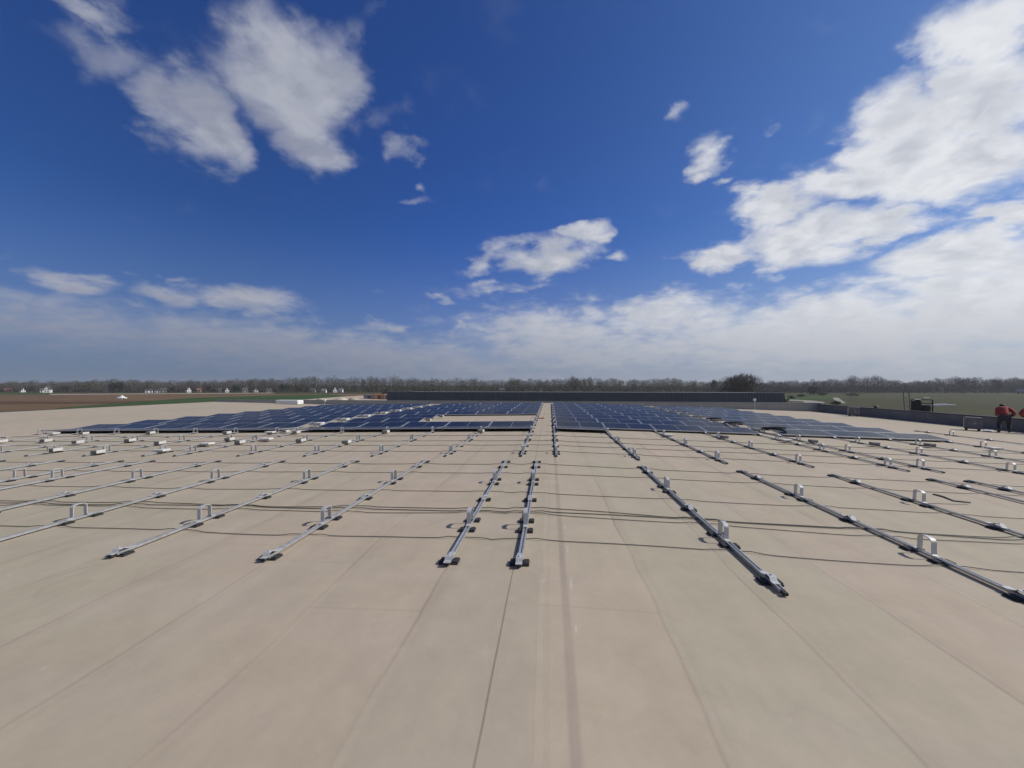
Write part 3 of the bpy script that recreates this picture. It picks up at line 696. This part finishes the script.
# ------------------------------------------------------------------ land
bm = bmesh.new(); poly(bm, [(-9000, -3000), (9000, -3000), (9000, 11000), (-9000, 11000)], GROUND)
tag(me_obj('ground', bm, M['grass']), kind='structure')
def patch(name, pts, m, z, label=None):
    bm = bmesh.new(); poly(bm, pts, GROUND+z); tag(me_obj(name, bm, m), label, kind='structure')
patch('field', [(-801, 327), (-168, 458), (-96, 263), (-90, 61), (-149, 61)], M['soil'], .02)
patch('field', [(-495, 202), (-250, 224), (-242, 263), (-223, 200), (-389, 159)], M['soil_dark'], .05)
patch('field', [(-154, 109), (-205, 158), (-233, 214), (-266, 289), (-257, 347), (-227, 417), (-141, 300), (-120, 191), (-100, 105)], M['grass_bright'], .08)
patch('field', [(-1047, 427), (-620, 479), (-491, 380), (-834, 340)], M['grass_bright'], .08)
patch('dirt_road', [(-528, 399), (-335, 485), (-317, 459), (-493, 373)], M['gravel'], .12)
patch('yard', [(-160, 257), (-171, 338), (-163, 423), (-133, 358), (-70, 232), (-133, 200)], M['gravel'], .11)
patch('track', [(157, 309), (161, 275), (153, 249), (141, 232), (137, 240), (148, 262), (140, 277)], M['dirt_road'], .1)
patch('path', [(212, 337), (216, 337), (154, 234), (149, 233)], M['dirt_road'], .1)
patch('field', [(205, 389), (254, 400), (199, 299), (159, 301)], M['grass_bright'], .06)

# ------------------------------------------------------------------ dark hall behind the roof
def bearing(px, Z):                                # a place at depth Z, seen at that bearing
    cx = (px-512)/420*Z; a = math.atan(38/420)
    return Vector((cx*math.cos(a)-Z*math.sin(a), cx*math.sin(a)+Z*math.cos(a), 0))
t = thing('dark_hall', 'long dark grey clad hall rising just behind the far parapet', 'hall')
A = Vector((-17.0, 42.6, 0)); B = Vector((21.3, 40.4, 0)); dv = (B-A).normalized(); nv = Vector((-dv.y, dv.x, 0))
L = (B-A).length; ang = math.atan2(dv.y, dv.x)
bm = bmesh.new(); nr = 152; TOP = .90
prof = []
for i in range(nr):
    u0, u1 = L*i/nr, L*(i+1)/nr
    prof += [(u0, 0), (u0+(u1-u0)*.62, 0), (u0+(u1-u0)*.72, .03), (u0+(u1-u0)*.9, .03)]
prof.append((L, 0))
lo = [bm.verts.new((u, v, GROUND)) for u, v in prof]; hi = [bm.verts.new((u, v, TOP)) for u, v in prof]
for i in range(len(prof)-1): bm.faces.new((lo[i], lo[i+1], hi[i+1], hi[i]))
bmesh.ops.translate(bm, vec=(0, 0, 0), verts=bm.verts[:])
box(bm, (L/2, 4.06, (GROUND+TOP)/2-.02), (L-.01, 8.0, TOP-GROUND-.04))
bmesh.ops.transform(bm, matrix=Matrix.Translation(A) @ Matrix.Rotation(ang, 4, 'Z'), verts=bm.verts[:])
me_obj('cladding', bm, M['dark_clad'], t)
bm = bmesh.new(); box(bm, (L/2, .09, TOP+.03), (L+.1, .26, .055), bev=.008)
bmesh.ops.transform(bm, matrix=Matrix.Translation(A) @ Matrix.Rotation(ang, 4, 'Z'), verts=bm.verts[:])
me_obj('coping', bm, M['coping'], t)

# low orange and tan sheds in the yard to the left of the hall
def shed(px, Z, wd, dp, hh, m, mroof, label, name='yard_shed', cat='shed', rot=0.):
    p = bearing(px, Z); t = thing(name, label, cat, (p.x, p.y, GROUND), (0, 0, rot))
    bm = bmesh.new(); box(bm, (0, 0, hh/2), (wd, dp, hh)); me_obj('wall', bm, m, t)
    bm = bmesh.new(); box(bm, (0, 0, hh+.1), (wd+.4, dp+.4, .2), Matrix.Rotation(0, 3, 'X')); me_obj('roof', bm, mroof, t)
    bm = bmesh.new(); box(bm, (0, -dp/2-.03, hh*.4), (wd*.3, .06, hh*.78)); me_obj('door', bm, M['darkmetal'], t)
shed(381, 285, 7.0, 6, 3.3, M['orange'], M['orange'], 'bright orange shed left of the dark hall')
shed(371, 292, 8, 6, 2.8, M['greymetal'], M['greymetal'], 'grey shed left of the orange one')
shed(388, 280, 3.4, 6, 3.2, M['tan'], M['tan'], 'tan shed between orange shed and dark hall')
def mound(px, Z, wd, hh, label):
    p = bearing(px, Z); bm = bmesh.new(); n = 10
    bmesh.ops.create_icosphere(bm, subdivisions=3, radius=1)
    rnd = random.Random(px)
    for v in bm.verts:
        k = 1+.18*math.sin(v.co.x*4+px)+.12*math.sin(v.co.y*7+px*2)
        v.co = Vector((v.co.x*wd/2*k, v.co.y*wd*.3, max(0, v.co.z)*hh*k))
    o = me_obj('gravel_heap', bm, M['gravel'], smooth=True); o.location = (p.x, p.y, GROUND); tag(o, label, 'gravel heap', 'heaps in the sandy yard')
mound(322, 262, 9, 1.3, 'leftmost low sandy heap in the yard left of the dark hall')
mound(340, 250, 11, 1.9, 'sandy heap in the yard, second from the left')
mound(354, 240, 8, 2.2, 'tallest sandy heap in the yard, beside the grey shed')

# ------------------------------------------------------------------ houses of the far villages
def house(px, Z, wd, dp, hh, rr, m, mr, label, rot=0., gable_front=False):
    p = bearing(px, Z); k_ = .47; wd *= k_; dp *= k_*1.1; hh *= .72; rr *= .72; rot += math.atan2(-p.x, p.y)
    t = thing('village_house', label, 'house', (p.x, p.y, GROUND), (0, 0, rot+(R(90) if gable_front else 0)), 'village houses at the wood\'s edge')
    bm = bmesh.new(); a = [(-dp/2, 0), (dp/2, 0), (dp/2, hh), (0, hh+rr), (-dp/2, hh)]
    v0 = [bm.verts.new((-wd/2, y, z)) for y, z in a]; v1 = [bm.verts.new((wd/2, y, z)) for y, z in a]
    for i in range(5): bm.faces.new((v0[i], v0[(i+1) % 5], v1[(i+1) % 5], v1[i]))
    bm.faces.new(v0[::-1]); bm.faces.new(v1); bmesh.ops.recalc_face_normals(bm, faces=bm.faces[:])
    me_obj('wall', bm, m, t)
    bm = bmesh.new(); sl_ = math.hypot(dp/2, rr)+.5; an = math.atan2(rr, dp/2)
    for s in (-1, 1):
        cy, cz = s*(dp/4+.12), hh+rr/2+.1
        box(bm, (0, cy, cz), (wd+.6, sl_, .18), Matrix.Rotation(-s*an, 3, 'X'))
    rf = me_obj('roof', bm, mr, t)
    bm = bmesh.new(); box(bm, (wd*.3, dp*.1, hh+rr+.2), (.7, .7, 1.6)); me_obj('chimney', bm, M['brick'], rf)
    for sgn in (-1, 1):
        for k in range(2):
            bm = bmesh.new()
            if gable_front: box(bm, (-wd/2-.04, sgn*dp*.22, hh*.45+k*2.6-.4), (.08, 1.0, 1.3))
            else: box(bm, (sgn*wd*.26, -dp/2-.04, hh*.3+k*hh*.4), (1.1, .08, 1.2))
            me_obj('window', bm, M['window'], t)
H = [(48, 520, 14, 11, 5.5, 5.8, 'white', 'tile_dark', 'white gabled house, brightest at the wood\'s left end', R(-20), True),
     (43, 545, 11, 8, 3.6, 3.5, 'white', 'tile_dark', 'low white house just left of the bright white gable', 0, False),
     (22.5, 540, 9, 8, 3.5, 4.0, 'white', 'tile_dark', 'white gabled house near the left picture edge', R(20), True),
     (8, 560, 16, 9, 4, 3.5, 'brick', 'tile_red', 'reddish house at the left picture edge', R(10), False),
     (149, 530, 16, 9, 3.4, 2.2, 'white', 'tile_dark', 'long low white house, left of a pair', 0, False),
     (157, 525, 9, 8, 3.2, 1.8, 'white', 'tile_dark', 'small white house, right of a pair', R(8), False),
     (163.5, 545, 12, 8, 4, 3.5, 'cream', 'tile_dark', 'cream house with dark roof right of the white pair', 0, False),
     (188, 540, 12, 9, 4.5, 4.5, 'white', 'tile_red', 'white house with red roof among the trees', R(25), True),
     (199, 550, 9, 8, 4, 3.5, 'cream', 'tile_red', 'cream house behind the red-roofed white one', R(-10), False),
     (227, 540, 8, 8, 4.6, 3.6, 'white', 'tile_dark', 'small white gabled house at mid left', R(10), True),
     (220, 555, 8, 8, 4, 3.5, 'cream', 'tile_dark', 'pale house left of the small white gable', 0, False),
     (245, 545, 13, 9, 4, 4, 'cream', 'tile_dark', 'cream house with broad dark roof, mid left', R(6), False),
     (256, 540, 8, 8, 4, 3.4, 'white', 'tile_dark', 'white house at the edge of the broad dark roofed one', R(-8), True),
     (269, 530, 14, 9, 3.6, 3.0, 'cream', 'tile_dark', 'long cream house above the white board stack', 0, False),
     (313, 540, 12, 9, 3.6, 3.6, 'cream', 'tile_dark', 'cream house left of the white roofed one', R(-12), False),
     (324, 535, 12, 8, 3.2, 3.2, 'white', 'greymetal', 'white house with a pale roof above the sandy yard', R(-18), False),
     (335, 545, 9, 9, 4.5, 5.0, 'white', 'tile_dark', 'narrow white gable above the sandy yard', R(10), True),
     (341, 550, 10, 8, 3.6, 3.6, 'white', 'greymetal', 'pale roofed house right of the narrow white gable', R(-20), False),
     (541, 520, 10, 8, 5.5, 4, 'cream', 'tile_dark', 'pale house seen over the dark hall, near its middle', R(12), True),
     (502, 530, 14, 9, 4.5, 3.5, 'cream', 'tile_dark', 'faint house seen over the dark hall, left of middle', R(5), False),
     (1021, 470, 14, 9, 3.5, 3.0, 'cream', 'greymetal', 'pale house by the wood at the right picture edge', R(-10), False),
     (941, 515, 8, 8, 7, 4, 'cream', 'tile_dark', 'small pale house deep in the right wood', R(15), True)]
for px, Z, wd, dp, hh, rr, m, mr, lb, rot, gf in H: house(px, Z, wd, dp, hh, rr, M[m], M[mr], lb, rot, gf)
# little white tent in the ploughed field
p = bearing(122, 300); t = thing('field_tent', 'small white peaked tent standing alone in the brown field', 'tent', (p.x, p.y, GROUND))
bm = bmesh.new(); bmesh.ops.create_cone(bm, cap_ends=True, segments=4, radius1=2.6, radius2=.05, depth=1.9, matrix=Matrix.Translation((0, 0, .95+.4)) @ Matrix.Rotation(R(45), 4, 'Z')); box(bm, (0, 0, .2), (3.4, 3.4, .4)); me_obj('canvas', bm, M['white'], t)
bm = bmesh.new()
for s in (-1, 1): box(bm, (s*2.4, 0, .45), (1.2, 2.2, .7), bev=.1)
me_obj('side_awning', bm, M['white'], t)

# ------------------------------------------------------------------ trees
def slivers(V, F, c, rad, n, rnd, ln=1.4, wd=.16, up=.5, hole=0.):
    for _ in range(n):
        while True:
            q = Vector((rnd.uniform(-1, 1), rnd.uniform(-1, 1), rnd.uniform(-1, 1)))
            if hole < q.length <= 1: break
        p = Vector((c[0]+q.x*rad[0], c[1]+q.y*rad[1], c[2]+q.z*rad[2]))
        dr = (q*.8+Vector((rnd.uniform(-.7, .7), rnd.uniform(-.7, .7), up+rnd.uniform(-.4, .5)))).normalized()
        s = dr.cross(Vector((rnd.uniform(-1, 1), rnd.uniform(-1, 1), rnd.uniform(-1, 1)))).normalized()*wd*rnd.uniform(.6, 1.5)
        e = p+dr*ln*rnd.uniform(.5, 1.4); i = len(V)
        V += [p-s, p+s, e+s*.5, e-s*.5]; F.append((i, i+1, i+2, i+3))
def cloud_mesh(name, V, F, m, parent=None):
    me = bpy.data.meshes.new(name); me.from_pydata([tuple(v) for v in V], [], F); me.materials.append(m)
    return link(name, me, parent)
TOPS = [(-140, 380), (0, 381), (40, 381), (60, 380), (90, 379.5), (130, 378.5), (180, 380.5), (210, 378.5), (256, 378), (280, 376.5), (340, 376), (390, 376), (420, 377), (450, 378), (512, 378.5), (560, 377.5), (575, 376.5),
        (600, 378), (640, 378), (670, 377.5), (700, 379.5), (740, 380), (800, 380.5), (830, 378), (850, 376), (880, 376), (890, 378.5), (905, 380.5), (925, 379), (945, 378), (952, 375.5), (978, 375.5), (985, 377.5), (1000, 376.5), (1024, 377.5), (1160, 378)]
def top_at(px):
    for (a, b), (c, d_) in zip(TOPS, TOPS[1:]):
        if a <= px <= c: return b+(d_-b)*(px-a)/(c-a)
    return 380
def wood(name, px0, px1, Z0, m, label, seed, step=3.2):
    rnd = random.Random(seed); V, F = [], []; px = px0
    while px < px1:
        for row in range(4):
            Z = Z0+row*22+rnd.uniform(-9, 9); p = bearing(px+rnd.uniform(-2, 2), Z)
            jig = .9*math.sin(px*.31+seed)+.7*math.sin(px*.083+2*seed)+.5*math.sin(px*.71)
            top = 1.65+(385-top_at(px)-jig-.5)*Z/420-GROUND
            hh = top*(rnd.uniform(.84, 1.02) if row > 0 else rnd.uniform(.45, .95))
            wd = rnd.uniform(2.6, 7.0)
            slivers(V, F, (p.x, p.y, GROUND+hh*.58), (wd*1.1, wd, hh*.42), 230, rnd, .8, .20, .05)
            slivers(V, F, (p.x, p.y, GROUND+hh*.22), (wd*1.1, wd, hh*.22), 50, rnd, 1.5, .4, .2)
            i = len(V); V += [Vector((p.x-.2, p.y, GROUND)), Vector((p.x+.2, p.y, GROUND)), Vector((p.x+.1, p.y, GROUND+hh*.7)), Vector((p.x-.1, p.y, GROUND+hh*.7))]; F.append((i, i+1, i+2, i+3))
        px += step*rnd.uniform(.6, 1.4)
    tag(cloud_mesh(name, V, F, m), label, kind='stuff')
wood('woods', -140, 270, 565, M['twig'], 'bare brown wood along the left horizon behind the villages', 1)
wood('woods', 262, 520, 575, M['twig_olive'], 'olive brown wood behind the dark hall, left half', 2)
wood('woods', 512, 735, 560, M['twig_olive'], 'olive brown wood behind the dark hall, right half', 3)
wood('woods', 728, 1160, 520, M['twig_cool'], 'grey bare wood along the right horizon beyond the green fields', 4)

def tree(px, Z, hh, wd, m, label, kind='bare_tree', n=900, cat='tree', low=.28, hole=.0, ln=1.3, sw=.05, group=None):
    rnd = random.Random(int(px*7)); p = bearing(px, Z)
    t = thing(kind, label, cat, (p.x, p.y, GROUND), group=group)
    bm = bmesh.new(); sweep(bm, [(0, 0, -.1), (.05, .02, hh*.15), (.0, .05, hh*.34), (.1, 0, hh*.6)], [hh*.028, hh*.022, hh*.017, hh*.007], 8)
    for k in range(11):
        a = k*2.4+rnd.random(); z0 = hh*rnd.uniform(.16, .42); r1 = wd*rnd.uniform(.28, .46); z1 = min(hh*.95, z0+hh*rnd.uniform(.25, .5))
        sweep(bm, [(0, 0, z0), (r1*.45*math.cos(a), r1*.45*math.sin(a), z0+(z1-z0)*.45), (r1*math.cos(a), r1*math.sin(a), z1)], [hh*.011, hh*.007, hh*.003], 5)
    me_obj('trunk', bm, M['bark'], t)
    V, F = [], []
    for k in range(16):
        a = k*2.4; q = rnd.uniform(.1, .62); zc = hh*(low+(1-low)*rnd.uniform(.22, .78))
        slivers(V, F, (wd/2*q*math.cos(a), wd/2*q*math.sin(a), zc), (wd*.24, wd*.24, hh*.2), n//16, rnd, ln, sw, .6)
    cloud_mesh('crown', V, F, m, t)
    return t
tree(741, 250, 16.2, 25, M['twig'], 'large round bare tree rising behind the dark hall', n=5200, low=.12, ln=1.9, sw=.075)
tree(776, 180, 5.0, 8.5, M['leaf'], 'dark round bush at the right end of the dark hall', 'bush', 1500, 'bush', .0, ln=.7, sw=.13)
tree(813, 420, 8.5, 11, M['leaf'], 'dark round tree standing in the green field before the right wood', 'field_tree', 900, 'tree', .0, ln=1.3, sw=.25)
tree(801, 330, 2.2, 6, M['leaf'], 'low dark shrub in the bright green field', 'shrub', 300, 'shrub', .0, ln=.7, sw=.14)
tree(792, 290, 2.0, 5, M['twig_olive'], 'small olive shrub beside the pale field track', 'shrub', 300, 'shrub', .0, ln=.7, sw=.14)
tree(836, 200, 2.2, 4.6, M['leaf'], 'dark shrub where the field path meets the parapet', 'shrub', 400, 'shrub', .0, ln=.5, sw=.1)
tree(822, 380, 3.2, 9, M['twig_cool'], 'grey hedge clump right of the round field tree', 'shrub', 400, 'shrub', .0, ln=.8, sw=.16)
tree(852, 360, 2.2, 12, M['twig_cool'], 'long low hedge clump in the right field', 'shrub', 400, 'shrub', .0, ln=.8, sw=.16)
tree(714, 430, 15, 6, M['twig_cool'], 'slim bare tree left of the large round one', n=700, low=.2, ln=1.5, sw=.12)
for px, Z, hh, wd, mm, lb in ((88, 500, 14, 20, 'twig_olive', 'rounded olive tree in the left wood front'), (113, 510, 13, 9, 'leaf', 'dark evergreen right of the rounded olive tree'), (121, 512, 14, 9, 'leaf', 'second dark evergreen right of the olive tree'),
        (32, 515, 9, 12, 'twig', 'brown bare tree between the two left white gables'), (66, 520, 10, 12, 'twig', 'bare tree right of the bright white gable'), (173, 515, 9, 10, 'twig', 'bare tree left of the red-roofed house'),
        (208, 515, 11, 11, 'twig', 'bare tree left of the small white gable'), (236, 512, 10, 10, 'leaf', 'dark tree right of the small white gable'), (283, 510, 11, 14, 'leaf', 'dark tree above the white board stack'),
        (300, 512, 10, 12, 'twig', 'bare tree left of the sandy yard'), (386, 340, 6, 6, 'twig_olive', 'small green tree behind the orange shed'), (575, 470, 19, 18, 'twig', 'rounded tree above the aisle over the dark hall'),
        (965, 470, 17.5, 26, 'twig_cool', 'broad bare tree standing above the right wood'), (998, 475, 16, 14, 'twig_cool', 'bare tree right of the broad one above the right wood')):
    tree(px, Z, hh, wd, M[mm], lb, 'far_tree', 900, low=.1, ln=1.6, sw=.17, group='single trees before the woods')

# ------------------------------------------------------------------ the pale spring air
bm = bmesh.new(); box(bm, (0, 700, (GROUND-1+26)/2), (3600, 2400, 26-(GROUND-1)))
hz = bpy.data.materials.new('haze_air'); hz.use_nodes = True; t = NT(hz.node_tree); t.n.clear()
o_ = t.new('ShaderNodeOutputMaterial'); v_ = t.new('ShaderNodeVolumePrincipled'); t.l.new(v_.outputs[0], o_.inputs['Volume'])
v_.inputs['Color'].default_value = (.86, .87, .90, 1); v_.inputs['Density'].default_value = .00016; v_.inputs['Anisotropy'].default_value = .2
tag(me_obj('haze', bm, hz), kind='stuff')
